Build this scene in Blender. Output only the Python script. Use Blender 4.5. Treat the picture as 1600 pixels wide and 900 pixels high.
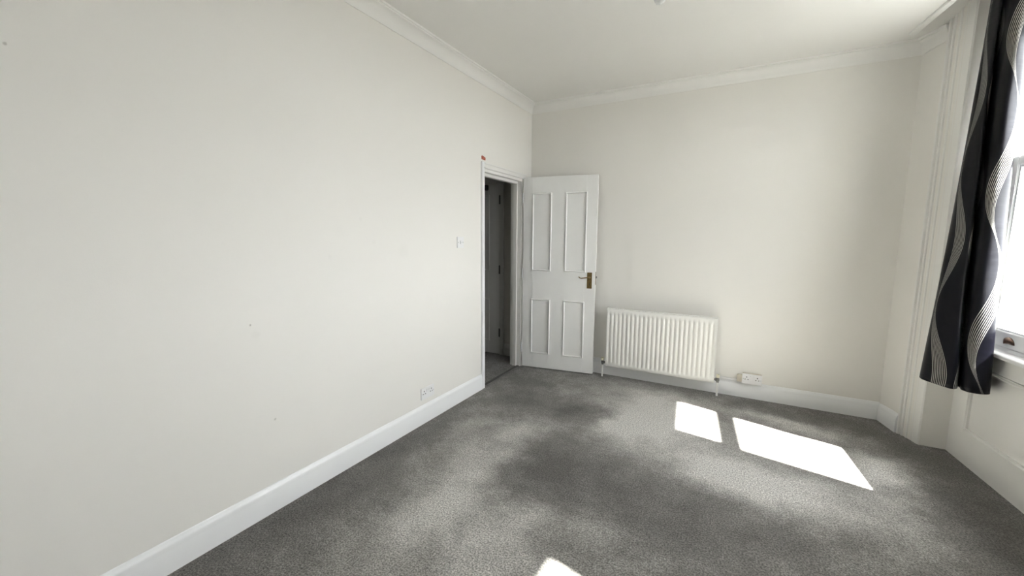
import bpy, bmesh, math, random
from mathutils import Vector, Matrix

for o in list(bpy.data.objects):
    bpy.data.objects.remove(o, do_unlink=True)
scene = bpy.context.scene
COL = scene.collection

# ------------------------------------------------------------------ camera
# world: corner of left wall and far wall at the origin, x along the far wall, y into the room is negative, metres
RX = (0.8766351618817179, 0.4811075372239624, 0.006806656955350498)
UX = (-0.06568612277178774, 0.1056499456913678, 0.9922315366136174)
FX = (-0.47665094799845287, 0.870272156627859, -0.12421854600047257)
CAM = (1.977, -4.0388, 1.4)
cd = bpy.data.cameras.new('camera')
cam = bpy.data.objects.new('camera', cd)
COL.objects.link(cam)
M = Matrix.Identity(4)
for i in range(3):
    M[i][0] = RX[i]; M[i][1] = UX[i]; M[i][2] = -FX[i]; M[i][3] = CAM[i]
cam.matrix_world = M
cd.sensor_width = 36.0
cd.lens = 637.9 / 1600 * 36
cd.clip_start = 0.02
scene.camera = cam

# ------------------------------------------------------------------ sky, sun, exposure
world = bpy.data.worlds.new('sky')
scene.world = world
world.use_nodes = True
bg = world.node_tree.nodes['Background']
bg.inputs['Color'].default_value = (0.95, 0.955, 1.0, 1)
bg.inputs['Strength'].default_value = 9.2

sd = bpy.data.lights.new('sun', 'SUN')
sd.energy = 31.0
sd.angle = math.radians(0.9)
sd.color = (1.0, 0.96, 0.90)
sun = bpy.data.objects.new('sun', sd)
COL.objects.link(sun)
sun.rotation_euler = Vector((-0.78, 0.17, -1.0)).to_track_quat('-Z', 'Y').to_euler()
sun.location = (8, -2, 8)

def portal(name, centre, normal, w, h):
    l = bpy.data.lights.new(name, 'AREA')
    l.shape = 'RECTANGLE'; l.size = w; l.size_y = h
    l.cycles.is_portal = True
    o = bpy.data.objects.new(name, l); COL.objects.link(o)
    o.location = centre
    o.rotation_euler = Vector(normal).to_track_quat('-Z', 'Z').to_euler()

scene.view_settings.view_transform = 'Standard'
scene.view_settings.look = 'None'
scene.view_settings.gamma = 1.0
scene.view_settings.use_curve_mapping = False
scene.view_settings.exposure = 1.29

# ------------------------------------------------------------------ material helpers
def new_mat(name):
    m = bpy.data.materials.new(name); m.use_nodes = True
    nt = m.node_tree
    return m, nt, nt.nodes['Principled BSDF']

class N:
    """small node writer: values may be numbers or sockets"""
    def __init__(s, nt): s.nt = nt
    def _set(s, sock, v):
        if hasattr(v, 'links'): s.nt.links.new(v, sock)
        else: sock.default_value = v
    def math(s, op, a, b=0.0, c=None, clamp=False):
        n = s.nt.nodes.new('ShaderNodeMath'); n.operation = op; n.use_clamp = clamp
        s._set(n.inputs[0], a); s._set(n.inputs[1], b)
        if c is not None: s._set(n.inputs[2], c)
        return n.outputs[0]
    def noise(s, vec, scale, detail=2.0, rough=0.5):
        n = s.nt.nodes.new('ShaderNodeTexNoise')
        n.inputs['Scale'].default_value = scale; n.inputs['Detail'].default_value = detail
        n.inputs['Roughness'].default_value = rough
        if vec is not None: s.nt.links.new(vec, n.inputs['Vector'])
        return n.outputs['Fac']
    def coord(s, which='Object'):
        return s.nt.nodes.new('ShaderNodeTexCoord').outputs[which]
    def geo(s):
        return s.nt.nodes.new('ShaderNodeNewGeometry').outputs['Position']
    def sep(s, v):
        n = s.nt.nodes.new('ShaderNodeSeparateXYZ'); s.nt.links.new(v, n.inputs[0]); return n.outputs
    def ramp(s, fac, stops):
        n = s.nt.nodes.new('ShaderNodeValToRGB')
        e = n.color_ramp.elements
        while len(e) < len(stops): e.new(0.5)
        for el, (p, c) in zip(e, stops):
            el.position = p; el.color = (*c, 1) if len(c) == 3 else c
        s._set(n.inputs[0], fac); return n.outputs[0]
    def mix(s, fac, a, b):
        n = s.nt.nodes.new('ShaderNodeMix'); n.data_type = 'RGBA'
        s._set(n.inputs[0], fac)
        for sock, v in ((n.inputs[6], a), (n.inputs[7], b)):
            if hasattr(v, 'links'): s.nt.links.new(v, sock)
            else: sock.default_value = (*v, 1)
        return n.outputs[2]
    def smooth(s, v, lo, hi):
        n = s.nt.nodes.new('ShaderNodeMapRange'); n.interpolation_type = 'SMOOTHSTEP'
        s._set(n.inputs[0], v); n.inputs[1].default_value = lo; n.inputs[2].default_value = hi
        return n.outputs[0]
    def bump(s, h, strength, dist, bsdf):
        n = s.nt.nodes.new('ShaderNodeBump')
        n.inputs['Strength'].default_value = strength; n.inputs['Distance'].default_value = dist
        s.nt.links.new(h, n.inputs['Height']); s.nt.links.new(n.outputs[0], bsdf.inputs['Normal'])

def plain(name, col, rough=0.5, metal=0.0, vary=0.04, bump=0.0, scale=14.0, spec=0.5):
    m, nt, b = new_mat(name); n = N(nt)
    f = n.noise(n.geo(), scale, 3)
    lo = tuple(c * (1 - vary) for c in col); hi = tuple(min(1, c * (1 + vary)) for c in col)
    nt.links.new(n.ramp(f, [(0.3, lo), (0.7, hi)]), b.inputs['Base Color'])
    b.inputs['Roughness'].default_value = rough; b.inputs['Metallic'].default_value = metal
    b.inputs['Specular IOR Level'].default_value = spec
    if bump: n.bump(n.noise(n.geo(), scale * 12, 3), bump, 0.002, b)
    return m

def wall_mat(name, col, marks=()):
    m, nt, b = new_mat(name); n = N(nt); g = n.geo()
    f = n.noise(g, 1.3, 3)
    c = n.ramp(f, [(0.25, tuple(x * 0.975 for x in col)), (0.75, col)])
    for (x, y, z, r, amt) in marks:                     # scuffs and nail marks on the paint
        vd = nt.nodes.new('ShaderNodeVectorMath'); vd.operation = 'DISTANCE'
        nt.links.new(g, vd.inputs[0]); vd.inputs[1].default_value = (x, y, z)
        d = n.math('ADD', vd.outputs['Value'], n.math('MULTIPLY', n.math('SUBTRACT', n.noise(g, 0.7 / r, 2), 0.5), r * 0.9))
        k = n.math('MULTIPLY', n.smooth(d, r, r * 0.3), amt)
        c = n.mix(k, c, (0.42, 0.40, 0.36))
    nt.links.new(c, b.inputs['Base Color'])
    b.inputs['Roughness'].default_value = 0.75
    b.inputs['Specular IOR Level'].default_value = 0.25
    n.bump(n.noise(g, 160, 3), 0.10, 0.002, b)
    return m

WALL = wall_mat('wall_paint', (0.86, 0.842, 0.797))
WALL_L = wall_mat('wall_paint_scuffed', (0.86, 0.842, 0.797), [
    (-0.018, -3.621, 1.974, 0.007, 0.6), (-0.018, -2.972, 0.977, 0.007, 0.8), (-0.018, -2.95, 0.925, 0.025, 0.05),
    (-0.018, -2.886, 0.475, 0.008, 0.5), (-0.018, -1.946, 1.287, 0.07, 0.04), (-0.018, -2.45, 1.42, 0.06, 0.02),
    (-0.018, -2.30, 1.50, 0.02, 0.05), (-0.018, -2.20, 1.36, 0.02, 0.04), (-0.018, -2.52, 1.28, 0.02, 0.05)])
CEIL = wall_mat('ceiling_paint', (0.875, 0.865, 0.83))
GLOSS = plain('gloss_white_paint', (0.885, 0.892, 0.893), 0.32, vary=0.012, scale=3)
TRIM = plain('trim_cream_paint', (0.85, 0.842, 0.81), 0.40, vary=0.012, scale=3)
CORN = plain('cornice_paint', (0.88, 0.872, 0.84), 0.65, vary=0.01, scale=3)
DOORW = plain('door_white_paint', (0.87, 0.87, 0.85), 0.36, vary=0.015, bump=0.05, scale=6)
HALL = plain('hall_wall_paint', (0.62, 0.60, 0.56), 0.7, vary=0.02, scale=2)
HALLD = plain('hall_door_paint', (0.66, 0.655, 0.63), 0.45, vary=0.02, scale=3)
RADW = plain('radiator_enamel', (0.87, 0.865, 0.83), 0.28, vary=0.01, scale=4)
PLASTIC = plain('white_plastic', (0.84, 0.835, 0.83), 0.30, vary=0.01, scale=20)
CREAMP = plain('cream_plastic', (0.80, 0.77, 0.60), 0.40, vary=0.03, scale=40)
TANBOX = plain('yellowed_plastic', (0.66, 0.61, 0.52), 0.45, vary=0.04, scale=30)
DARK = plain('dark_slot', (0.03, 0.03, 0.03), 0.6, vary=0.1, scale=40)
GREYP = plain('grey_marking', (0.36, 0.36, 0.34), 0.5, vary=0.05, scale=60)
BRASS = plain('aged_brass', (0.21, 0.145, 0.055), 0.45, 0.6, vary=0.30, scale=60)
STEEL = plain('dull_steel', (0.22, 0.22, 0.21), 0.40, 0.7, vary=0.15, scale=60)
BRONZE = plain('bronze_metal', (0.16, 0.10, 0.075), 0.38, 0.6, vary=0.2, scale=60)
CLOSER = plain('dark_closer_metal', (0.10, 0.10, 0.095), 0.5, 0.3, vary=0.1, scale=30)
GROUND = plain('dark_paving', (0.10, 0.10, 0.095), 0.9, vary=0.1, scale=1.5)
BULB = plain('opal_glass_bulb', (0.88, 0.89, 0.88), 0.12, vary=0.01, scale=30)

def tape_mat():
    m, nt, b = new_mat('torn_red_tape'); n = N(nt)
    f = n.noise(n.geo(), 110, 3)
    nt.links.new(n.ramp(f, [(0.42, (0.33, 0.06, 0.035)), (0.58, (0.42, 0.09, 0.05)), (0.70, (0.75, 0.42, 0.24))]), b.inputs['Base Color'])
    b.inputs['Roughness'].default_value = 0.6
    return m
TAPE = tape_mat()

def glass_mat():
    m = bpy.data.materials.new('window_glass'); m.use_nodes = True
    nt = m.node_tree; nt.nodes.clear()
    out = nt.nodes.new('ShaderNodeOutputMaterial')
    t = nt.nodes.new('ShaderNodeBsdfTransparent'); t.inputs[0].default_value = (0.97, 0.985, 0.98, 1)
    g = nt.nodes.new('ShaderNodeBsdfGlossy'); g.inputs['Roughness'].default_value = 0.02
    lw = nt.nodes.new('ShaderNodeLayerWeight'); lw.inputs[0].default_value = 0.5
    fr = nt.nodes.new('ShaderNodeMath'); fr.operation = 'MULTIPLY_ADD'     # thin pane: weak mirror, stronger at grazing angles
    pw = nt.nodes.new('ShaderNodeMath'); pw.operation = 'POWER'; pw.inputs[1].default_value = 4.0
    nt.links.new(lw.outputs['Facing'], pw.inputs[0]); nt.links.new(pw.outputs[0], fr.inputs[0])
    fr.inputs[1].default_value = 0.5; fr.inputs[2].default_value = 0.03
    mx = nt.nodes.new('ShaderNodeMixShader')
    nt.links.new(fr.outputs[0], mx.inputs[0]); nt.links.new(t.outputs[0], mx.inputs[1]); nt.links.new(g.outputs[0], mx.inputs[2])
    nt.links.new(mx.outputs[0], out.inputs[0])
    return m
GLASS = glass_mat()

def carpet_mat():
    m, nt, b = new_mat('grey_carpet'); n = N(nt); g = n.geo()
    # pile brushed one way or the other: light and dark swathes; those round the sun patches also paint in the glow there (x, y, length, width, angle, amount)
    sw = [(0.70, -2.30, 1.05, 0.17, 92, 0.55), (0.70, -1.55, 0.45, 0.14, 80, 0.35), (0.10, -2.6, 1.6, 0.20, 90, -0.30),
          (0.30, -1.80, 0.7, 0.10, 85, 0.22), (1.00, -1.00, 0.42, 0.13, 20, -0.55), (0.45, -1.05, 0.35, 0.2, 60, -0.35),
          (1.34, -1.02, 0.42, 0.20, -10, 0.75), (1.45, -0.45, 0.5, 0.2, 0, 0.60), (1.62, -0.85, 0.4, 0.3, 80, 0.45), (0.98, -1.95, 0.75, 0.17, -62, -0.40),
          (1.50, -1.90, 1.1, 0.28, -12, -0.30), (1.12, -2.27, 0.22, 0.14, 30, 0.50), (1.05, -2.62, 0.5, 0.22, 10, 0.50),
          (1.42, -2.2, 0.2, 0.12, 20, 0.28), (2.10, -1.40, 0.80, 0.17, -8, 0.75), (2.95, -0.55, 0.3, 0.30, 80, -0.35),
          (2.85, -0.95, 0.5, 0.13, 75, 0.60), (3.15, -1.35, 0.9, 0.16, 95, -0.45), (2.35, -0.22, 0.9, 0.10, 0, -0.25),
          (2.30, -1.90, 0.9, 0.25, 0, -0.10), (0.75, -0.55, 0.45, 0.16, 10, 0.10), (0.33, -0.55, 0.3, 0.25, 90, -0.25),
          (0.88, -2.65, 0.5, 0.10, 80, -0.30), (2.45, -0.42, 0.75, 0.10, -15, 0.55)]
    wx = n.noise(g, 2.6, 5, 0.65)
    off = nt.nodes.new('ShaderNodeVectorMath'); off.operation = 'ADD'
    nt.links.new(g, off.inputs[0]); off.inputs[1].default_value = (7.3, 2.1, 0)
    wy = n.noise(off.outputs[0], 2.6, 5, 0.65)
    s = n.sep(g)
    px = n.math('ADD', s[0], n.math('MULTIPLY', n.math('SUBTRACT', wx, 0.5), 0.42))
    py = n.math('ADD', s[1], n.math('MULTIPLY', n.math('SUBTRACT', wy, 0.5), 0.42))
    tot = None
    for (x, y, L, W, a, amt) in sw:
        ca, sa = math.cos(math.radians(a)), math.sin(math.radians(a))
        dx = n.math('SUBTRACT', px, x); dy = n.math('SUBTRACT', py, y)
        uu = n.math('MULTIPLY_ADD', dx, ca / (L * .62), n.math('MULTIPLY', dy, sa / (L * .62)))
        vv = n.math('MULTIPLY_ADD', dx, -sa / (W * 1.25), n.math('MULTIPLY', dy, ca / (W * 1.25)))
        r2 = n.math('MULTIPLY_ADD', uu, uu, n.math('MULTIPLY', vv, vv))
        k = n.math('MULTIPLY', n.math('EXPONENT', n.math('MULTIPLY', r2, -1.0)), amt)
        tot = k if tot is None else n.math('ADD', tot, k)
    patch = n.noise(g, 5.5, 6, 0.62)
    tot = n.math('ADD', tot, n.math('MULTIPLY', n.math('SUBTRACT', patch, 0.5), 0.75))
    mid = n.noise(g, 38, 4, 0.7)
    tot = n.math('ADD', tot, n.math('MULTIPLY', n.math('SUBTRACT', mid, 0.5), 0.55))
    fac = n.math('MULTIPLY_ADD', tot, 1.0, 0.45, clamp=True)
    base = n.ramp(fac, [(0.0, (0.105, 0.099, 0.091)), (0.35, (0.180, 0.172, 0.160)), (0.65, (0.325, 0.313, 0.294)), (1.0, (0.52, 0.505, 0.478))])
    tuft = n.noise(g, 130, 2, 0.8)                           # speckled yarn tufts
    k = n.smooth(tuft, 0.30, 0.72)
    sc = nt.nodes.new('ShaderNodeVectorMath'); sc.operation = 'SCALE'
    nt.links.new(base, sc.inputs[0]); nt.links.new(n.math('MULTIPLY_ADD', k, 1.35, 0.45), sc.inputs['Scale'])
    col = sc.outputs[0]
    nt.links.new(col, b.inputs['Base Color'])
    b.inputs['Roughness'].default_value = 0.95
    b.inputs['Specular IOR Level'].default_value = 0.1
    b.inputs['Sheen Weight'].default_value = 0.12
    b.inputs['Sheen Roughness'].default_value = 0.5
    h = n.math('ADD', n.noise(g, 230, 2, 0.8), n.math('MULTIPLY', n.noise(g, 45, 3, 0.6), 0.7))
    n.bump(h, 0.75, 0.006, b)
    return m
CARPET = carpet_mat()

def curtain_mat():
    """black satin with woven bundles of thin silver lines that swell and pinch; u and v in metres along the cloth"""
    m, nt, b = new_mat('black_satin_silver_waves'); n = N(nt)
    uv = nt.nodes.new('ShaderNodeUVMap'); uv.uv_map = 'cloth'
    s = n.sep(uv.outputs[0]); u, v = s[0], s[1]
    total = None
    L = 0.84
    # (centre u, amplitude, phase, half width, lines)
    for (u0, A, ph, w0, cnt, pp) in [(0.185, 0.050, 3.6, 0.044, 9, 1.9), (0.37, 0.045, 1.0, 0.030, 6, 1.0), (0.545, 0.050, 5.2, 0.045, 9, 2.0), (0.80, 0.050, 2.0, 0.040, 8, 0.5)]:
        sn = n.math('SINE', n.math('MULTIPLY_ADD', v, 2 * math.pi / L, ph))
        c = n.math('MULTIPLY_ADD', sn, A, u0)
        wv = n.math('POWER', n.math('ABSOLUTE', n.math('SINE', n.math('MULTIPLY_ADD', v, math.pi / (L * 0.98), ph + pp))), 1.6)
        w = n.math('MULTIPLY_ADD', wv, w0 * 0.92, w0 * 0.08)
        t = n.math('DIVIDE', n.math('SUBTRACT', u, c), w)
        inside = n.math('LESS_THAN', n.math('ABSOLUTE', t), 1.0)
        st = n.math('ABSOLUTE', n.math('SUBTRACT', n.math('FRACT', n.math('MULTIPLY', n.math('MULTIPLY_ADD', t, 0.5, 0.5), cnt)), 0.5))
        ln = n.smooth(st, 0.18, 0.10)
        k = n.math('MULTIPLY', inside, ln)
        total = k if total is None else n.math('MAXIMUM', total, k)
    cloth = n.ramp(n.noise(uv.outputs[0], 6, 3), [(0.3, (0.002, 0.002, 0.004)), (0.7, (0.0035, 0.0035, 0.0065))])
    nt.links.new(n.mix(total, cloth, (0.50, 0.49, 0.45)), b.inputs['Base Color'])
    nt.links.new(n.math('MULTIPLY_ADD', total, 0.06, 0.38), b.inputs['Roughness'])
    b.inputs['Specular IOR Level'].default_value = 0.20
    b.inputs['Sheen Weight'].default_value = 0.0
    b.inputs['Sheen Tint'].default_value = (0.75, 0.82, 1.0, 1)
    b.inputs['Anisotropic'].default_value = 0.4
    wr_ = nt.nodes.new('ShaderNodeVectorMath'); wr_.operation = 'MULTIPLY'
    nt.links.new(uv.outputs[0], wr_.inputs[0]); wr_.inputs[1].default_value = (5.0, 24.0, 1.0)      # creases running across the cloth
    n.bump(n.math('ADD', n.noise(wr_.outputs[0], 1.0, 2), n.math('MULTIPLY', total, 0.15)), 0.30, 0.01, b)
    return m
SATIN = curtain_mat()

# ------------------------------------------------------------------ mesh helpers
class MB:
    def __init__(s): s.v = []; s.f = []
    def add(s, vs, fs):
        k = len(s.v); s.v += [tuple(p) for p in vs]; s.f += [tuple(i + k for i in f) for f in fs]; return s
    def box(s, x0, x1, y0, y1, z0, z1, T=None):
        vs = [(x, y, z) for z in (z0, z1) for (x, y) in ((x0, y0), (x1, y0), (x1, y1), (x0, y1))]
        if T: vs = [T(*p) for p in vs]
        return s.add(vs, [(3, 2, 1, 0), (4, 5, 6, 7), (0, 1, 5, 4), (1, 2, 6, 5), (2, 3, 7, 6), (3, 0, 4, 7)])
    def prism(s, poly, z0, z1, T=None):
        n = len(poly)
        vs = [(x, y, z0) for x, y in poly] + [(x, y, z1) for x, y in poly]
        if T: vs = [T(*p) for p in vs]
        return s.add(vs, [tuple(range(n - 1, -1, -1)), tuple(range(n, 2 * n))] + [(i, (i + 1) % n, n + (i + 1) % n, n + i) for i in range(n)])
    def loft(s, rings, closed=True, caps=True):
        n = len(rings[0]); vs = [p for r in rings for p in r]; fs = []
        for j in range(len(rings) - 1):
            for i in range(n if closed else n - 1):
                a, b_ = j * n + i, j * n + (i + 1) % n
                fs.append((a, b_, b_ + n, a + n))
        if caps and closed:
            fs.append(tuple(range(n - 1, -1, -1))); fs.append(tuple((len(rings) - 1) * n + i for i in range(n)))
        return s.add(vs, fs)
    def tube(s, pts, r, seg=10):
        pts = [Vector(p) for p in pts]; rings = []
        rr = r if isinstance(r, (list, tuple)) else [r] * len(pts)
        up = None
        for i, p in enumerate(pts):
            t = (pts[min(i + 1, len(pts) - 1)] - pts[max(i - 1, 0)]).normalized()
            if up is None:
                up = Vector((0, 0, 1)) if abs(t.z) < 0.9 else Vector((1, 0, 0))
            a = t.cross(up).normalized(); b_ = a.cross(t).normalized(); up = b_
            rings.append([p + a * math.cos(2 * math.pi * k / seg) * rr[i] + b_ * math.sin(2 * math.pi * k / seg) * rr[i] for k in range(seg)])
        return s.loft(rings)
    def lathe(s, prof, c=(0, 0, 0), axis='z', seg=24):
        rings = []
        for (r, h) in prof:
            ring = []
            for k in range(seg):
                a = 2 * math.pi * k / seg; x, y = r * math.cos(a), r * math.sin(a)
                p = (x, y, h) if axis == 'z' else ((h, x, y) if axis == 'x' else (x, h, y))
                ring.append((c[0] + p[0], c[1] + p[1], c[2] + p[2]))
            rings.append(ring)
        return s.loft(rings)
    def build(s, name, mat, parent=None, smooth=False, bevel=0.0, seg=2, T=None, angle=40):
        vs = [T(*p) for p in s.v] if T else s.v
        me = bpy.data.meshes.new(name); me.from_pydata([tuple(p) for p in vs], [], s.f)
        bm = bmesh.new(); bm.from_mesh(me); bmesh.ops.recalc_face_normals(bm, faces=bm.faces)
        if bevel:
            bmesh.ops.bevel(bm, geom=[e for e in bm.edges if len(e.link_faces) == 2 and e.calc_face_angle(0) > 0.6], offset=bevel, segments=seg, affect='EDGES', clamp_overlap=True)
        if smooth:
            for f in bm.faces: f.smooth = True
            for e in bm.edges:
                if len(e.link_faces) == 2 and e.calc_face_angle(0) > math.radians(angle): e.smooth = False
        bm.to_mesh(me); bm.free()
        me.materials.append(mat)
        o = bpy.data.objects.new(name, me); COL.objects.link(o)
        if parent: o.parent = parent
        return o

def tag(o, label, cat=None, group=None, kind=None):
    o['label'] = label
    if cat: o['category'] = cat
    if group: o['group'] = group
    if kind: o['kind'] = kind
    return o
def struct(o, label, cat): return tag(o, label, cat, kind='structure')
def empty(name, loc=(0, 0, 0)):
    o = bpy.data.objects.new(name, None); COL.objects.link(o); o.location = loc; o.empty_display_size = 0.05
    return o
def rel(loc):
    return lambda x, y, z: (x - loc[0], y - loc[1], z - loc[2])

def sweep(path, prof, closed_prof=True):
    """profile (offset to the left of the path, z) along a 2-D path with mitred corners; returns one MB per segment"""
    out = []; P = [Vector(p) for p in path]
    nrm = []
    for a, b_ in zip(P, P[1:]):
        d = (b_ - a).normalized(); nrm.append(Vector((-d.y, d.x)))
    mit = [nrm[0]]
    for a, b_ in zip(nrm, nrm[1:]):
        mm = (a + b_).normalized(); mit.append(mm / mm.dot(a))
    mit.append(nrm[-1])
    for i in range(len(P) - 1):
        rings = [[(P[j].x + mit[j].x * o, P[j].y + mit[j].y * o, z) for o, z in prof] for j in (i, i + 1)]
        out.append(MB().loft(rings, True, True))
    return out

# ------------------------------------------------------------------ dimensions
CZ = 2.78                                    # ceiling
WL, WB = -0.018, 0.018                       # planes of the left and the far wall
OP0, OP1, OPZ = -0.941, -0.205, 1.995        # doorway in the left wall
TOP = 3.0
YF = -5.40                                   # wall behind the camera
P0 = Vector((3.295, -0.361, 0.0)); WD = Vector((0.098, -0.995, 0.0)).normalized(); WN = Vector((-WD.y, WD.x, 0.0))
def W1(s, off, z): p = P0 + WD * s + WN * off; return (p.x, p.y, z)

# ------------------------------------------------------------------ the room shell
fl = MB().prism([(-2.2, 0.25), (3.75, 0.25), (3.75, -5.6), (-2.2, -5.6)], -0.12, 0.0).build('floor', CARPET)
struct(fl, 'mid grey cut-pile carpet covering the floor', 'carpet')

wl = MB()
wl.box(-0.14, WL, YF - 0.1, OP0, 0, TOP).box(-0.14, WL, OP0, OP1, OPZ, TOP).box(-0.14, WL, OP1, 0.10, 0, TOP)
struct(wl.build('wall_left', WALL_L), 'long off-white wall with light scuffs holding the doorway', 'wall')
struct(MB().box(-0.14, 3.4, WB, 0.2, 0, TOP).build('wall_back', WALL), 'off-white far wall behind the radiator', 'wall')
struct(MB().box(-0.14, 3.6, YF - 0.12, YF, 0, TOP).build('wall_front', WALL), 'off-white wall behind the viewer', 'wall')

# right side: short splayed pier, window recess, then the wall with the second window
AL, AR = (3.080, -0.207), (3.152, -0.366)    # face of the fluted architrave at the recess
wr = MB()
wr.prism([(3.030, 0.018), (3.092, -0.205), (3.160, -0.362), (3.295, -0.361), (3.80, -0.41), (3.80, 0.2), (3.030, 0.2)], 0, TOP)
T = W1
wr.box(-0.01, 1.46, 0.012, 0.34, 0, 0.735, T)               # below the sill
wr.box(-0.01, 0.08, 0.0, 0.34, 0.735, TOP, T).box(1.13, 1.46, 0.0, 0.34, 0.735, TOP, T)
wr.box(0.08, 1.13, 0.0, 0.34, 2.70, TOP, T)
wr.box(0.05, 0.13, 0.14, 0.34, 0.70, 2.75, T).box(1.085, 1.2, 0.14, 0.34, 0.70, 2.75, T).box(0.05, 1.2, 0.14, 0.34, 2.63, 2.75, T)
wr.box(3.10, 3.80, -2.05, -1.80, 0, TOP)
Y20, Y21 = -2.80, -3.36                                     # second window opening
wr.box(3.10, 3.40, Y20, -2.05, 0, TOP).box(3.10, 3.40, YF - 0.1, Y21, 0, TOP)
wr.box(3.10, 3.40, Y21, Y20, 0, 0.80).box(3.10, 3.40, Y21, Y20, 2.62, TOP)
struct(wr.build('wall_right', WALL), 'shaded off-white wall with the window recess', 'wall')

ce = MB()
ce.prism([(-0.2, 0.2), (3.5, 0.2), (3.5, -0.165), (2.900, -0.165), (3.118, -1.80), (3.5, -1.80), (3.5, -5.55), (-0.2, -5.55)], CZ, 2.96)
ce.box(2.8, 3.85, -2.0, 0.2, 2.96, 3.05)
ce.prism([(-0.165, CZ), (-0.165, 2.97), (-0.50, 2.97)], 2.80, 3.50, T=lambda y, z, x: (x, y, z))
struct(ce.build('ceiling', CEIL), 'smooth white ceiling with a raised slot over the window', 'ceiling')

# flat bead along the ceiling edge in front of the window recess
e0, e1 = Vector((2.900, -0.165)), Vector((3.118, -1.80)); ed = (e1 - e0).normalized(); en = Vector((-ed.y, ed.x))
bead = MB()
rg = []
for p in (e0, e1):
    rg.append([((p + en * o).x, (p + en * o).y, z) for o, z in ((0.0, 2.790), (0.0, 2.772), (0.004, 2.766), (0.034, 2.766), (0.042, 2.772), (0.042, 2.790))])
bead.loft(rg)
struct(bead.build('trim_1', CORN), 'narrow white bead along the ceiling edge by the window', 'ceiling trim')

# cornice (coved, with a bead against the ceiling)
cp = [(0.0, 2.686), (0.006, 2.686), (0.008, 2.694)]
for k in range(9):
    a = math.pi / 2 * k / 8
    cp.append((0.010 + 0.046 * (1 - math.cos(a)), 2.697 + 0.062 * math.sin(a)))
cp += [(0.060, 2.762), (0.060, 2.768), (0.068, 2.769), (0.070, 2.774), (0.070, 2.785), (0.0, 2.785)]
pier_dir = (Vector((3.092, -0.205)) - Vector((3.030, 0.018)))
cpath = [(WL, YF), (WL, WB), (3.030, WB), (3.086, -0.183)]
cpath_r = [p for p in reversed(cpath)]
segs = sweep(cpath_r, cp)
segs[0].v[:len(cp)] = [(3.086 + (x - 3.086) * 0.25, -0.206 + (y + 0.183) * 0.25, z) for x, y, z in segs[0].v[:len(cp)]]
for i, (sg, lb) in enumerate(zip(reversed(segs), ('white coved cornice along the long left wall', 'white coved cornice along the far wall', 'short return of cornice beside the window architrave'))):
    struct(sg.build('trim_%d' % (i + 2), CORN, smooth=True), lb, 'cornice')

# skirting boards
sp = [(0.0, 0.0), (0.018, 0.0), (0.018, 0.096), (0.0165, 0.100), (0.0165, 0.104), (0.0135, 0.116), (0.0120, 0.124), (0.0085, 0.127), (0.0060, 0.135), (0.0025, 0.140), (0.0, 0.141)]
s1 = sweep([(WL, OP0 - 0.037), (WL, YF)], sp)[0].build('baseboard_left', GLOSS, smooth=True, angle=50)
struct(s1, 'tall white skirting board along the left wall', 'skirting board')
sg = sweep([(3.089, -0.203), (3.036, WB), (WL, WB)], sp)
struct(sg[1].build('baseboard_back', GLOSS, smooth=True, angle=50), 'white skirting board under the radiator', 'skirting board')
struct(sg[0].build('baseboard_right', GLOSS, smooth=True, angle=50), 'short white skirting board on the window pier', 'skirting board')

# fluted architrave at the far side of the recess
a0, a1 = Vector(AL), Vector(AR); ad = (a1 - a0); aw = ad.length; ad.normalize(); an = Vector((-ad.y, ad.x))
if an.x < 0: an = -an                                       # away from the room
prof = [(0.0, 0.035), (0.0, 0.006), (0.004, 0.0), (0.016, 0.0), (0.020, 0.007), (0.025, 0.009), (0.030, 0.004), (0.036, 0.002), (0.043, 0.002), (0.047, 0.010),
        (0.053, 0.014), (0.060, 0.012), (0.066, 0.006), (0.073, 0.004), (0.080, 0.005), (0.087, 0.013), (0.093, 0.016), (0.099, 0.012), (0.104, 0.006), (0.112, 0.006), (0.115, 0.011),
        (0.119, 0.011), (0.122, 0.004), (aw - 0.008, 0.002), (aw, 0.006), (aw, 0.05)]
arch = MB().prism([tuple(a0 + ad * t + an * (d if d > 0.03 else d * 1.6)) for t, d in prof], 0.0, 2.96).build('trim_5', TRIM, smooth=True, angle=25)
struct(arch, 'tall fluted cream architrave at the window recess', 'architrave')

# panelled dado under the window
pn = MB()
pn.box(0.0, 1.46, 0.0, 0.02, 0.0, 0.205, W1).box(0.0, 0.165, 0.0, 0.02, 0.205, 0.735, W1).box(0.165, 1.46, 0.0, 0.02, 0.64, 0.735, W1)
pan = empty('trim_6', W1(0, 0, 0)); r0 = rel(W1(0, 0, 0))
struct(pan, 'cream panelled boarding under the window behind the curtain', 'panelling')
pn.build('board', TRIM, pan, T=r0)
MB().box(0.165, 1.46, 0.008, 0.03, 0.205, 0.64, W1).build('panel', TRIM, pan, T=r0)
def mould(s0, s1, z0, z1, horiz):
    m = MB(); w = 0.022
    pr = [(0.0, 0.010), (0.0, -0.004), (0.004, -0.009), (0.009, -0.009), (0.012, -0.004), (0.016, 0.000), (0.019, -0.004), (w, -0.004), (w, 0.012)]
    if horiz: rg = [[W1(s, o, z0 + t) for t, o in pr] for s in (s0, s1)]
    else: rg = [[W1(s0 + t, o, z) for t, o in pr] for z in (z0, z1)]
    return m.loft(rg)
mould(0.150, 1.46, 0.205, 0, True).build('moulding', TRIM, pan, T=r0, smooth=True, angle=25)
mould(0.150, 0, 0.205, 0.64, False).build('moulding', TRIM, pan, T=r0, smooth=True, angle=25)
mould(0.0, 1.46, 0.615, 0, True).build('moulding', TRIM, pan, T=r0, smooth=True, angle=25)

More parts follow.
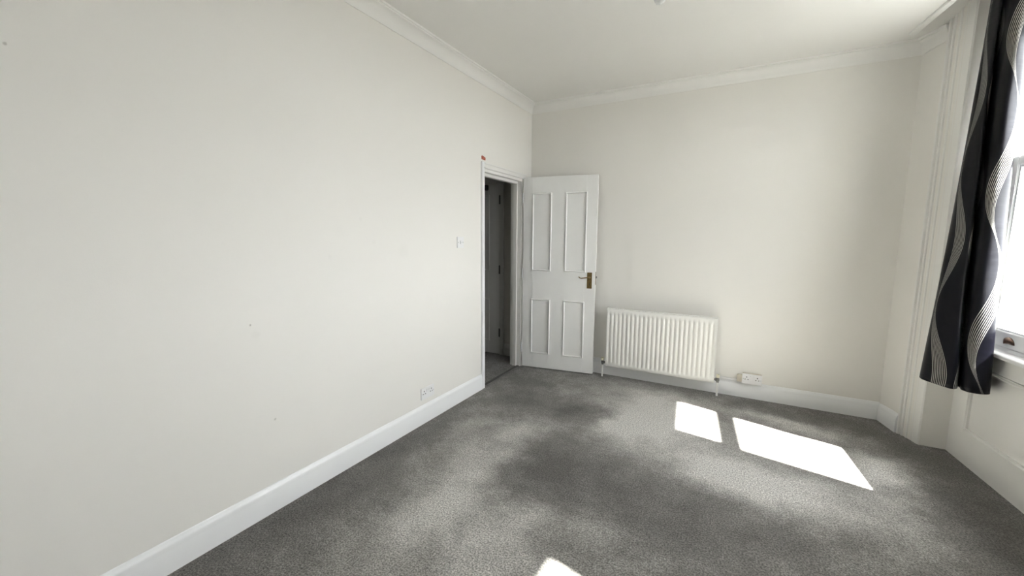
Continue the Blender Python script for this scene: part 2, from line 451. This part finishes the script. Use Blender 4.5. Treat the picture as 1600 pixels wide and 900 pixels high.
# ------------------------------------------------------------------ sash windows
def sash_window(name, T, s0, s1, z0, z1, zm, label, lift=True):
    """T(s, off, z): s along the wall, off outwards"""
    o = T(s0, 0, z0); w = empty(name, o); R = rel(o); struct(w, label, 'window')
    def part(nm, mb, mat=GLOSS, par=w, bevel=0.003, **k):
        return mb.build(nm, mat, par, bevel=bevel, T=R, **k)
    for a, b_ in ((s0, s0 + 0.075), (s1 - 0.075, s1)):
        part('jamb', MB().box(a, b_, 0.0, 0.14, z0, z1, T))
    for a, b_ in ((s0 + 0.06, s0 + 0.092), (s1 - 0.092, s1 - 0.06)):
        part('staff_bead', MB().box(a, b_, 0.004, 0.026, z0 + 0.06, z1 - 0.08, T))
    part('head', MB().box(s0, s1, 0.0, 0.14, z1 - 0.08, z1, T))
    part('outer_sill', MB().box(s0, s1, 0.10, 0.40, z0 - 0.05, z0 + 0.035, T))
    pr = [(0.14, z0), (0.14, z0 + 0.055), (0.030, z0 + 0.055), (0.028, z0 + 0.035), (-0.020, z0 + 0.030), (-0.028, z0 + 0.022), (-0.028, z0 + 0.008), (-0.022, z0), (-0.01, z0)]
    part('sill', MB().loft([[T(s, a, b_) for a, b_ in pr] for s in (s0 - 0.06, s1 + 0.06)]), bevel=0.0015)
    g0, g1 = s0 + 0.13, s1 - 0.13
    def sash(nm, off, za, zb, rb, rt):
        e = part('sash_frame', MB().box(g0 - 0.055, g0, off, off + 0.042, za, zb, T))
        part('sash_frame', MB().box(g1, g1 + 0.055, off, off + 0.042, za, zb, T))
        part('sash_rail', MB().box(g0, g1, off, off + 0.042, za, za + rb, T))
        part('sash_rail', MB().box(g0, g1, off, off + 0.042, zb - rt, zb, T))
        b_ = MB()
        q = 0.012
        b_.box(g0, g0 + q, off + 0.008, off + 0.03, za + rb, zb - rt, T).box(g1 - q, g1, off + 0.008, off + 0.03, za + rb, zb - rt, T)
        b_.box(g0 + q, g1 - q, off + 0.008, off + 0.03, za + rb, za + rb + q, T).box(g0 + q, g1 - q, off + 0.008, off + 0.03, zb - rt - q, zb - rt, T)
        part('glazing_bead', b_, bevel=0.0)
        part('pane', MB().box(g0, g1, off + 0.018, off + 0.022, za + rb, zb - rt, T), GLASS, bevel=0.0)
        return e
    sash('lower', 0.030, z0 + 0.056, zm + 0.03, 0.088, 0.05)
    sash('upper', 0.082, zm - 0.03, z1 - 0.08, 0.05, 0.06)
    if lift:
        for sc in (g0 + 0.145, g1 - 0.145):                 # cup-shaped sash lifts on the bottom rail
            m = MB(); rings = []
            zc = z0 + 0.083
            for j in range(7):
                a = math.pi / 2 * j / 6
                rings.append([T(sc + 0.045 * math.cos(a) * math.cos(t), 0.030 - 0.024 * math.sin(a) * (0.25 + 0.75 * math.sin(t)) , zc + 0.038 * math.cos(a) * math.sin(t)) for t in [math.pi * k / 14 for k in range(15)]])
            m.loft(rings, False, False)
            pl = part('sash_lift', m, BRONZE, bevel=0.0, smooth=True)
            pl['label'] = 'brown bronze cup-shaped sash lift'
            sol = pl.modifiers.new('thickness', 'SOLIDIFY'); sol.thickness = 0.003
    return w
sash_window('window_1', W1, 0.08, 1.13, 0.735, 2.70, 1.845, 'tall white sash window beside the black curtain')
W2 = lambda s, off, z: (3.10 + 0.06 + off, Y20 - s, z)
sash_window('window_2', W2, 0.0, Y20 - Y21, 0.80, 2.62, 1.78, 'white sash window on the right wall near the viewer')

# ------------------------------------------------------------------ doorway, lining, architraves
def box_struct(nm, lb, cat, mat, *bxs, bevel=0.002):
    m = MB()
    for b_ in bxs: m.box(*b_)
    return struct(m.build(nm, mat, bevel=bevel), lb, cat)
box_struct('trim_7', 'narrow white architrave on the left of the open doorway', 'architrave', GLOSS, (WL, 0.0, OP0 - 0.037, OP0 + 0.002, 0, 2.048))
ah = MB(); pr = [(WL, 1.995), (0.004, 1.995), (0.004, 2.004), (-0.002, 2.010), (-0.002, 2.030), (0.002, 2.036), (0.002, 2.046), (WL, 2.050)]
ah.loft([[(a, y, b_) for a, b_ in pr] for y in (OP0 + 0.002, -0.135)])
struct(ah.build('trim_8', TRIM), 'white moulded architrave across the top of the doorway', 'architrave')
box_struct('trim_9', 'white architrave between the door hinge and the corner', 'architrave', TRIM, (WL, -0.004, OP1 + 0.012, -0.135, 0, 1.995))
lin = MB()
lin.box(-0.142, -0.016, OP1 - 0.004, OP1 + 0.03, 0, 1.995).box(-0.142, -0.016, OP0 - 0.03, OP0 + 0.004, 0, 1.995).box(-0.142, -0.016, OP0, OP1, 1.970, 2.0)
lin.box(-0.110, -0.062, OP1 - 0.018, OP1, 0, 1.97).box(-0.110, -0.062, OP0, OP0 + 0.016, 0, 1.97).box(-0.110, -0.062, OP0, OP1, 1.945, 1.975)
struct(lin.build('trim_10', TRIM, bevel=0.002), 'white door lining with stops inside the doorway', 'door lining')
box_struct('trim_11', 'dark carpet joint strip across the doorway', 'threshold', plain('carpet_bar', (0.10, 0.095, 0.088), 0.9, vary=0.2, scale=90, bump=0.6), (-0.058, -0.030, OP0, OP1, 0.0, 0.006))

# hall beyond
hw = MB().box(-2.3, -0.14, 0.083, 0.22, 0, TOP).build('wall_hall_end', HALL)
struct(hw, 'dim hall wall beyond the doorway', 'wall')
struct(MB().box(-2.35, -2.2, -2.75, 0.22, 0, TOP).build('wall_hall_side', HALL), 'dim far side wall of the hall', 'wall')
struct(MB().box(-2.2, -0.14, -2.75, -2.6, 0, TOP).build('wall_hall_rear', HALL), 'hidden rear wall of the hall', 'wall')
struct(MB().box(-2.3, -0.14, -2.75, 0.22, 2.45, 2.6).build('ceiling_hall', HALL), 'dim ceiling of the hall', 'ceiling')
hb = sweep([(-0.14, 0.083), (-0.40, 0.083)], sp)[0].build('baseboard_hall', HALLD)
struct(hb, 'short skirting board in the dim hall', 'skirting board')

# ------------------------------------------------------------------ four-panel doors
def rounded_bead(x0, x1, z0, z1, w=0.018, h=0.010):
    """mitred raised moulding around a panel; face at y = 0, towards -y"""
    pr = [(0.0, 0.0), (0.002, -h * 0.6), (0.006, -h), (0.010, -h), (0.014, -h * 0.5), (w, 0.002)]
    m = MB()
    cs = [(x0, z0, 1, 1), (x1, z0, -1, 1), (x1, z1, -1, -1), (x0, z1, 1, -1)]
    rings = [[(x + sx * t, y, z + sz * t) for t, y in pr] for x, z, sx, sz in cs]
    m.loft(rings + [rings[0]], False, False)
    return m
def four_panel_door(name, width, z0, z1, panels, mat, thick=0.040):
    d = empty(name)
    xs = [panels[0][0], panels[0][1], panels[1][0], panels[1][1]]
    zu0, zu1, zl0, zl1 = panels[0][2], panels[0][3], panels[2][2], panels[2][3]
    def p(nm, m, bevel=0.0015): return m.build(nm, mat, d, bevel=bevel)
    ins = 0.012
    p('stile', MB().box(0, xs[0] + ins, 0, thick, z0, z1))
    p('stile', MB().box(xs[3] - ins, width, 0, thick, z0, z1))
    p('rail', MB().box(xs[0] + ins, xs[3] - ins, 0, thick, zu1 - ins, z1), 0)
    p('rail', MB().box(xs[0] + ins, xs[3] - ins, 0, thick, zl1 - ins, zu0 + ins), 0)
    p('rail', MB().box(xs[0] + ins, xs[3] - ins, 0, thick, z0, zl0 + ins), 0)
    for a, b_ in ((zu0, zu1), (zl0, zl1)):
        p('muntin', MB().box(xs[1] - ins, xs[2] + ins, 0, thick, a + ins, b_ - ins), 0)
    for (x0, x1, a, b_) in panels:
        p('panel', MB().box(x0 + ins, x1 - ins, 0.006, thick - 0.006, a + ins, b_ - ins), 0)
        bd = rounded_bead(x0, x1, a, b_).build('panel_moulding', mat, d, smooth=True, angle=35)
    return d

PAN = [(0.097, 0.305, 1.050, 1.846), (0.445, 0.664, 1.050, 1.846), (0.095, 0.303, 0.166, 0.755), (0.443, 0.662, 0.166, 0.755)]
d1 = four_panel_door('door_1', 0.762, 0.012, 2.005, PAN, DOORW)
struct(d1, 'white four-panel door swung open against the far wall', 'door')
HX = Vector((0.007, -0.208, 0.0)); HE = Vector((0.757, -0.098, 0.0)); ang = math.atan2(HE.y - HX.y, HE.x - HX.x)
d1.location = HX; d1.rotation_euler = (0, 0, ang)
# lever handle on its brass plate
pl = MB().box(0.681, 0.730, -0.004, 0.0, 0.892, 1.052).build('handle_plate', BRASS, d1, bevel=0.0015); pl['label'] = 'aged brass handle plate'
MB().lathe([(0.0, -0.016), (0.009, -0.016), (0.012, -0.004), (0.012, 0.0)], (0.706, -0.002, 1.004), 'y', 16).build('lever_rose', BRASS, pl, smooth=True)
lv = [(0.706, -0.014, 1.004), (0.706, -0.040, 1.004), (0.698, -0.046, 1.004), (0.675, -0.047, 1.003), (0.650, -0.046, 0.999), (0.630, -0.045, 0.996), (0.617, -0.044, 0.999), (0.608, -0.043, 1.006), (0.606, -0.042, 1.011)]
lo = MB().tube(lv, [0.007, 0.007, 0.007, 0.006, 0.0055, 0.005, 0.005, 0.0048, 0.0055], 10).build('lever', BRASS, pl, smooth=True)
MB().lathe([(0.0, -0.0012), (0.0045, -0.0012), (0.0045, 0.0)], (0.706, -0.004, 0.940), 'y', 12).add([(0.7035, -0.0051, 0.940), (0.7085, -0.0051, 0.940), (0.7100, -0.0051, 0.924), (0.7020, -0.0051, 0.924)], [(0, 1, 2, 3)]).build('keyhole', DARK, pl)
for z in (0.903, 1.041):
    MB().lathe([(0.0, -0.0013), (0.003, -0.001), (0.0035, 0.0)], (0.706, -0.004, z), 'y', 10).build('screw', BRASS, pl)
pb = MB().box(0.681, 0.730, 0.040, 0.044, 0.892, 1.052).build('handle_plate', BRASS, d1, bevel=0.0015)
MB().tube([(x, 0.040 - y, z) for x, y, z in lv], 0.0055, 8).build('lever', BRASS, pb, smooth=True)
MB().box(0.762, 0.764, 0.008, 0.032, 0.93, 1.06).build('latch_plate', BRASS, d1)
MB().prism([(0.763, 0.012), (0.776, 0.016), (0.776, 0.026), (0.763, 0.028)], 0.995, 1.015).build('latch_bolt', STEEL, d1, bevel=0.001)
for z in (0.22, 1.02, 1.80):
    h_ = MB().tube([(-0.006, -0.004, z - 0.05), (-0.006, -0.004, z + 0.05)], 0.006, 10).box(-0.006, 0.0, -0.001, 0.030, z - 0.05, z + 0.05).build('hinge', GLOSS, d1)

PAN2 = [(0.139, 0.33, 1.0, 1.88), (0.43, 0.62, 1.0, 1.88), (0.139, 0.33, 0.155, 0.675), (0.43, 0.62, 0.155, 0.675)]
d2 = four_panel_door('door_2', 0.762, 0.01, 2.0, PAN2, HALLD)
# hinged on its right: mirrored by counting x leftwards from the hinge edge
for c in d2.children:
    for v in c.data.vertices: v.co.x = -v.co.x
    c.data.flip_normals()
d2.location = (-0.432, 0.060, 0.0)
struct(d2, 'closed white panelled door in the dim hall', 'door')
for z in (0.27, 1.02, 1.82):
    MB().tube([(0.004, -0.006, z - 0.05), (0.004, -0.006, z + 0.05)], 0.008, 10).box(-0.012, 0.004, -0.003, 0.0, z - 0.05, z + 0.05).build('hinge', CLOSER, d2)
MB().box(-0.30, -0.150, -0.045, 0.0, 1.93, 1.99).build('door_closer', CLOSER, d2, bevel=0.006)['label'] = 'dark overhead door closer'
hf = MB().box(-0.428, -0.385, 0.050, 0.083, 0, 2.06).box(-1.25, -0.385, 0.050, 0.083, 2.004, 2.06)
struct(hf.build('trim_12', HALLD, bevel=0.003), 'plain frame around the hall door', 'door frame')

# ------------------------------------------------------------------ radiator
rx0, rx1, rz0, rz1, ry = 0.893, 1.872, 0.120, 0.706, -0.100
ro = (0.5 * (rx0 + rx1), -0.075, 0.0)
rad = tag(empty('radiator', ro), 'white ribbed panel radiator fixed to the far wall', 'radiator'); RR = rel(ro)
NF = 24; fw = (rx1 - rx0 - 0.020) / NF
prof = [(rx0, 0.0)]
for i in range(NF):
    b0 = rx0 + 0.010 + i * fw
    for t, dep in ((0.10, 0.0), (0.22, 0.004), (0.34, 0.0105), (0.46, 0.012), (0.54, 0.0105), (0.66, 0.004), (0.78, 0.0)):
        prof.append((b0 + t * fw, dep))
prof.append((rx1, 0.0))
rows = [(rz0, 0.006, 0.0), (rz0 + 0.004, 0.0, 0.0), (rz0 + 0.034, 0.0, 0.0), (rz0 + 0.048, 0.0, 0.75), (rz0 + 0.065, 0.0, 1.0), (rz1 - 0.080, 0.0, 1.0), (rz1 - 0.062, 0.0, 0.75), (rz1 - 0.048, 0.0, 0.0), (rz1 - 0.012, 0.0, 0.0), (rz1 - 0.004, 0.003, 0.0), (rz1 - 0.002, 0.010, 0.0)]
pf = MB().loft([[(x, ry + 0.001 + b_ + dep * k, z) for x, dep in prof] for z, b_, k in rows], False, False)
pf.build('front_panel', RADW, rad, smooth=True, T=RR, angle=60)
MB().box(rx0, rx1, -0.058, -0.050, rz0 + 0.005, rz1 - 0.012).build('back_panel', RADW, rad, T=RR, bevel=0.002)
for a, b_ in ((rx0 - 0.003, rx0 + 0.004), (rx1 - 0.004, rx1 + 0.003)):
    MB().box(a, b_, -0.099, -0.050, rz0 + 0.008, rz1 - 0.002).build('side_panel', RADW, rad, T=RR, bevel=0.002)
tg = MB().box(rx0 - 0.003, rx1 + 0.003, -0.101, -0.088, rz1 - 0.004, rz1 + 0.002).box(rx0 - 0.003, rx1 + 0.003, -0.056, -0.047, rz1 - 0.004, rz1 + 0.002)
tg.box(rx0 - 0.003, rx0 + 0.03, -0.088, -0.056, rz1 - 0.004, rz1 + 0.002).box(rx1 - 0.03, rx1 + 0.003, -0.088, -0.056, rz1 - 0.004, rz1 + 0.002)
top = tg.build('top_grille', RADW, rad, T=RR, bevel=0.001)
gs = MB()
n_ = 46
for i in range(n_):
    x = rx0 + 0.03 + (rx1 - rx0 - 0.06) * (i + 0.5) / n_
    gs.box(x - 0.006, x + 0.006, -0.088, -0.056, rz1 - 0.003, rz1 + 0.001)
gs.build('grille_slats', RADW, top, T=RR)['kind'] = 'stuff'
MB().box(rx0 + 0.01, rx1 - 0.01, -0.084, -0.060, rz0 + 0.03, rz1 - 0.02).build('convector', GREYP, rad, T=RR)
for xb in (rx0 + 0.16, rx1 - 0.16):
    MB().box(xb - 0.02, xb + 0.02, -0.050, WB - 0.001, 0.22, 0.60).build('wall_bracket', RADW, rad, T=RR)
def valve(px, sgn, lbl):
    edge = rx0 if sgn < 0 else rx1
    zc = 0.150
    v = MB().lathe([(0.0, 0.125), (0.011, 0.125), (0.011, 0.138), (0.014, 0.140), (0.014, 0.160), (0.009, 0.164), (0.009, 0.170), (0.0, 0.170)], (px, -0.075, 0), 'z', 12).build('valve', STEEL, rad, T=RR, smooth=True)
    MB().tube([(px, -0.075, zc), (edge, -0.075, zc)], 0.009, 12).build('valve_tail', STEEL, v, T=RR, smooth=True)
    nx = (px + edge) / 2
    MB().lathe([(0.0, -0.006), (0.013, -0.006), (0.013, 0.006), (0.0, 0.006)], (nx, -0.075, zc), 'x', 6).build('union_nut', STEEL, v, T=RR)
    c = MB().lathe([(0.0, 0.168), (0.013, 0.168), (0.0155, 0.172), (0.0155, 0.190), (0.012, 0.197), (0.0, 0.198)], (px, -0.075, 0), 'z', 14).build('valve_cap', CREAMP, v, T=RR, smooth=True)
    c['label'] = 'cream plastic valve cap'
    MB().tube([(px, -0.075, 0.0), (px, -0.075, 0.128)], 0.0085, 12).build('pipe', RADW, rad, T=RR, smooth=True)
valve(0.858, -1, '')
valve(1.903, 1, '')

# slim cable trunking resting on the skirting between the door, the radiator and the socket
tr = MB().box(0.40, 2.053, -0.001, WB, 0.142, 0.160).build('cable_trunking', PLASTIC, bevel=0.002)
cp_ = MB().box(2.052, 2.0925, -0.012, WB, 0.141, 0.205).build('coupler', TANBOX, tr, bevel=0.003); cp_['label'] = 'yellowed plastic trunking end box'
tag(tr, 'slim white cable trunking above the skirting beside the far socket', 'trunking')

# ------------------------------------------------------------------ sockets and switch
def plate_faces(T, w, h, parent, twin, R):
    """T(a, b, c): a across, b up, c out of the wall; builds a plate with rockers and slots"""
    def slab(a0, a1, b0, b1, c0, c1):
        m = MB(); vs = []
        return m.add([T(a, b_, c) for c in (c0, c1) for a, b_ in ((a0, b0), (a1, b0), (a1, b1), (a0, b1))], [(3, 2, 1, 0), (4, 5, 6, 7), (0, 1, 5, 4), (1, 2, 6, 5), (2, 3, 7, 6), (3, 0, 4, 7)])
    pl = slab(-w / 2, w / 2, -h / 2, h / 2, 0.0, 0.009).build('face_plate', PLASTIC, parent, T=R, bevel=0.0025)
    if twin:
        for sx in (-1, 1):
            cx = sx * w * 0.27
            slab(cx - 0.0035, cx + 0.0035, 0.012, 0.021, 0.0088, 0.0094).build('pin_slot', DARK, pl, T=R)
            for q in (-1, 1):
                slab(cx + q * 0.011 - 0.0040, cx + q * 0.011 + 0.0040, -0.006, 0.000, 0.0088, 0.0094).build('pin_slot', DARK, pl, T=R)
            rx = sx * w * 0.085
            rk = slab(rx - 0.006, rx + 0.006, 0.010, 0.030, 0.009, 0.0125).build('rocker', PLASTIC, pl, T=R, bevel=0.001)
            slab(rx - 0.003, rx + 0.003, 0.026, 0.028, 0.0125, 0.0128).build('rocker_mark', GREYP, rk, T=R)
            slab(sx * w * 0.44 - 0.0025, sx * w * 0.44 + 0.0025, -0.0025, 0.0025, 0.009, 0.0098).build('screw', GREYP, pl, T=R, bevel=0.0008)
    else:
        rk = slab(-0.006, 0.006, -0.013, 0.013, 0.009, 0.0135).build('rocker', PLASTIC, pl, T=R, bevel=0.001)
        slab(-0.006, 0.006, -0.0015, 0.0005, 0.0134, 0.0138).build('rocker_mark', GREYP, rk, T=R)
        slab(-0.0075, -0.006, -0.014, 0.014, 0.009, 0.0095).build('rocker_gap', GREYP, pl, T=R)
        slab(0.006, 0.0075, -0.014, 0.014, 0.009, 0.0095).build('rocker_gap', GREYP, pl, T=R)
        for sx in (-1, 1):
            slab(sx * 0.0302 - 0.0035, sx * 0.0302 + 0.0035, -0.0035, 0.0035, 0.009, 0.0098).build('screw', GREYP, pl, T=R, bevel=0.001)
    return pl
cL = (WL, -1.730, 0.227)
e = tag(empty('wall_socket', cL), 'white twin wall socket low on the long left wall', 'socket')
plate_faces(lambda a, b_, c: (WL + c, cL[1] + a, cL[2] + b_), 0.148, 0.088, e, True, rel(cL))
cS = (WL, -1.292, 1.353)
e = tag(empty('light_switch', cS), 'white square light switch beside the open doorway', 'switch')
plate_faces(lambda a, b_, c: (WL + c, cS[1] + a, cS[2] + b_), 0.088, 0.090, e, False, rel(cS))
cR = (2.166, WB, 0.182)
e = tag(empty('wall_socket', cR), 'white twin socket on a surface box to the right of the radiator', 'socket')
MB().box(2.093, 2.239, -0.020, WB, 0.139, 0.225).build('back_box', TANBOX, e, T=rel(cR), bevel=0.002)['label'] = 'yellowed plastic surface box'
plate_faces(lambda a, b_, c: (cR[0] + a, -0.020 - c, cR[2] + b_), 0.150, 0.090, e, True, rel(cR))

# torn red tape on the corner of the doorway architrave
tp = MB().prism([(-0.962, 2.068), (-0.905, 2.066), (-0.902, 2.082), (-0.908, 2.094), (-0.922, 2.090), (-0.931, 2.099), (-0.944, 2.093), (-0.957, 2.102), (-0.966, 2.090)], 0.0, 0.003, T=lambda y, z, c: (WL + c, y, z)).build('tape_scrap', TAPE)
tag(tp, 'torn scrap of red tape above the doorway corner', 'tape')

# ------------------------------------------------------------------ pendant light
lc = (1.565, -1.790, CZ)
pd = tag(empty('pendant_light', lc), 'bare white bulb of the ceiling pendant at the top edge', 'pendant light'); RL = rel(lc)
MB().lathe([(0.0, CZ), (0.045, CZ), (0.043, CZ - 0.012), (0.020, CZ - 0.026), (0.0, CZ - 0.027)], (lc[0], lc[1], 0), 'z', 24).build('ceiling_rose', PLASTIC, pd, T=RL, smooth=True)
MB().tube([(lc[0], lc[1], CZ - 0.025), (lc[0], lc[1], 2.70)], 0.003, 8).build('flex', PLASTIC, pd, T=RL)
MB().lathe([(0.0, 2.712), (0.008, 2.710), (0.016, 2.690), (0.018, 2.660), (0.020, 2.655), (0.020, 2.648), (0.0, 2.648)], (lc[0], lc[1], 0), 'z', 20).build('lamp_holder', PLASTIC, pd, T=RL, smooth=True)
bz = 2.572
MB().lathe([(0.0, bz - 0.030), (0.010, bz - 0.028), (0.019, bz - 0.023), (0.026, bz - 0.014), (0.030, bz), (0.028, bz + 0.016), (0.021, bz + 0.038), (0.014, bz + 0.058), (0.013, bz + 0.078), (0.0, bz + 0.080)], (lc[0], lc[1], 0), 'z', 24).build('bulb', BULB, pd, T=RL, smooth=True)

# ------------------------------------------------------------------ curtain
def catmull(pts, n):
    out = []; P = [Vector(p) for p in pts]; P = [2 * P[0] - P[1]] + P + [2 * P[-1] - P[-2]]
    m = len(P) - 3
    for k in range(n + 1):
        t = k / n * m; i = min(int(t), m - 1); f = t - i
        a, b_, c, d = P[i:i + 4]
        out.append(0.5 * ((2 * b_) + (c - a) * f + (2 * a - 5 * b_ + 4 * c - d) * f * f + (3 * b_ - a - 3 * c + d) * f ** 3))
    return out
HEM, CTOP = 0.53, 2.858
bot = [(3.100, -0.500), (3.062, -0.550), (3.051, -0.620), (3.088, -0.690), (3.135, -0.755), (3.165, -0.745), (3.190, -0.690), (3.190, -0.720), (3.183, -0.757), (3.204, -0.796), (3.253, -0.800), (3.290, -0.776), (3.302, -0.724), (3.288, -0.650), (3.272, -0.565), (3.262, -0.500)]
midp = [(3.140, -0.520), (3.118, -0.545), (3.108, -0.590), (3.122, -0.630), (3.146, -0.670), (3.168, -0.650), (3.185, -0.600), (3.186, -0.645), (3.180, -0.708), (3.201, -0.746), (3.240, -0.738), (3.271, -0.710), (3.284, -0.664), (3.280, -0.610), (3.270, -0.540), (3.262, -0.480)]
topp = [(3.170, -0.490), (3.160, -0.515), (3.156, -0.545), (3.160, -0.575), (3.168, -0.605), (3.182, -0.590), (3.190, -0.550), (3.192, -0.600), (3.192, -0.655), (3.212, -0.698), (3.240, -0.686), (3.262, -0.664), (3.275, -0.630), (3.274, -0.590), (3.268, -0.530), (3.262, -0.480)]
NU, NV = 150, 90
B, Mi, Tp = catmull(bot, NU), catmull(midp, NU), catmull(topp, NU)
def foot(t):
    """plan of the cloth at height fraction t (0 hem, 1 top)"""
    out = []
    for a, b_, c in zip(B, Mi, Tp):
        l0 = (t - 0.5) * (t - 1) / 0.5; l1 = t * (1 - t) / 0.25; l2 = t * (t - 0.5) / 0.5
        out.append(a * l0 + b_ * l1 + c * l2)
    return out
arc = [0.0]
for a, b_ in zip(B, B[1:]): arc.append(arc[-1] + (b_ - a).length)
vs, uvs = [], []
for j in range(NV + 1):
    t = j / NV; z = HEM + (CTOP - HEM) * t
    for i, q in enumerate(foot(t)):
        wob = 0.005 * math.sin(z * 5.1 + i * 0.05) + 0.003 * math.sin(z * 13 + i * 0.11)
        vs.append((q.x + wob * 0.4, q.y + wob, z)); uvs.append((arc[i], z))
fs = [(j * (NU + 1) + i, j * (NU + 1) + i + 1, (j + 1) * (NU + 1) + i + 1, (j + 1) * (NU + 1) + i) for j in range(NV) for i in range(NU)]
me = bpy.data.meshes.new('curtain'); me.from_pydata(vs, [], fs)
ul = me.uv_layers.new(name='cloth')
for lp in me.loops: ul.data[lp.index].uv = uvs[lp.vertex_index]
for f in me.polygons: f.use_smooth = True
me.materials.append(SATIN)
co = bpy.data.objects.new('curtain', me); COL.objects.link(co)
sol = co.modifiers.new('cloth_thickness', 'SOLIDIFY'); sol.thickness = 0.0025; sol.offset = 0
tag(co, 'black satin curtain with silver wavy lines hanging at the window', 'curtain')
tk = MB().prism([(3.160, -0.42), (3.235, -0.42), (3.380, -1.62), (3.305, -1.62)], 2.86, 2.96).build('curtain_track', PLASTIC, bevel=0.003)
tag(tk, 'white curtain track above the window', 'curtain track')

# ------------------------------------------------------------------ outside
gd = MB().box(3.85, 40, -30, 30, -0.75, -0.6).build('ground', GROUND)
struct(gd, 'dark paving outside the window', 'ground')
c1 = W1(0.59, 0.33, 1.65); portal('daylight_portal_1', c1, (-WN.x, -WN.y, 0), 0.93, 1.85)
portal('daylight_portal_2', (3.39, (Y20 + Y21) / 2, 1.71), (-1, 0, 0), Y20 - Y21, 1.82)
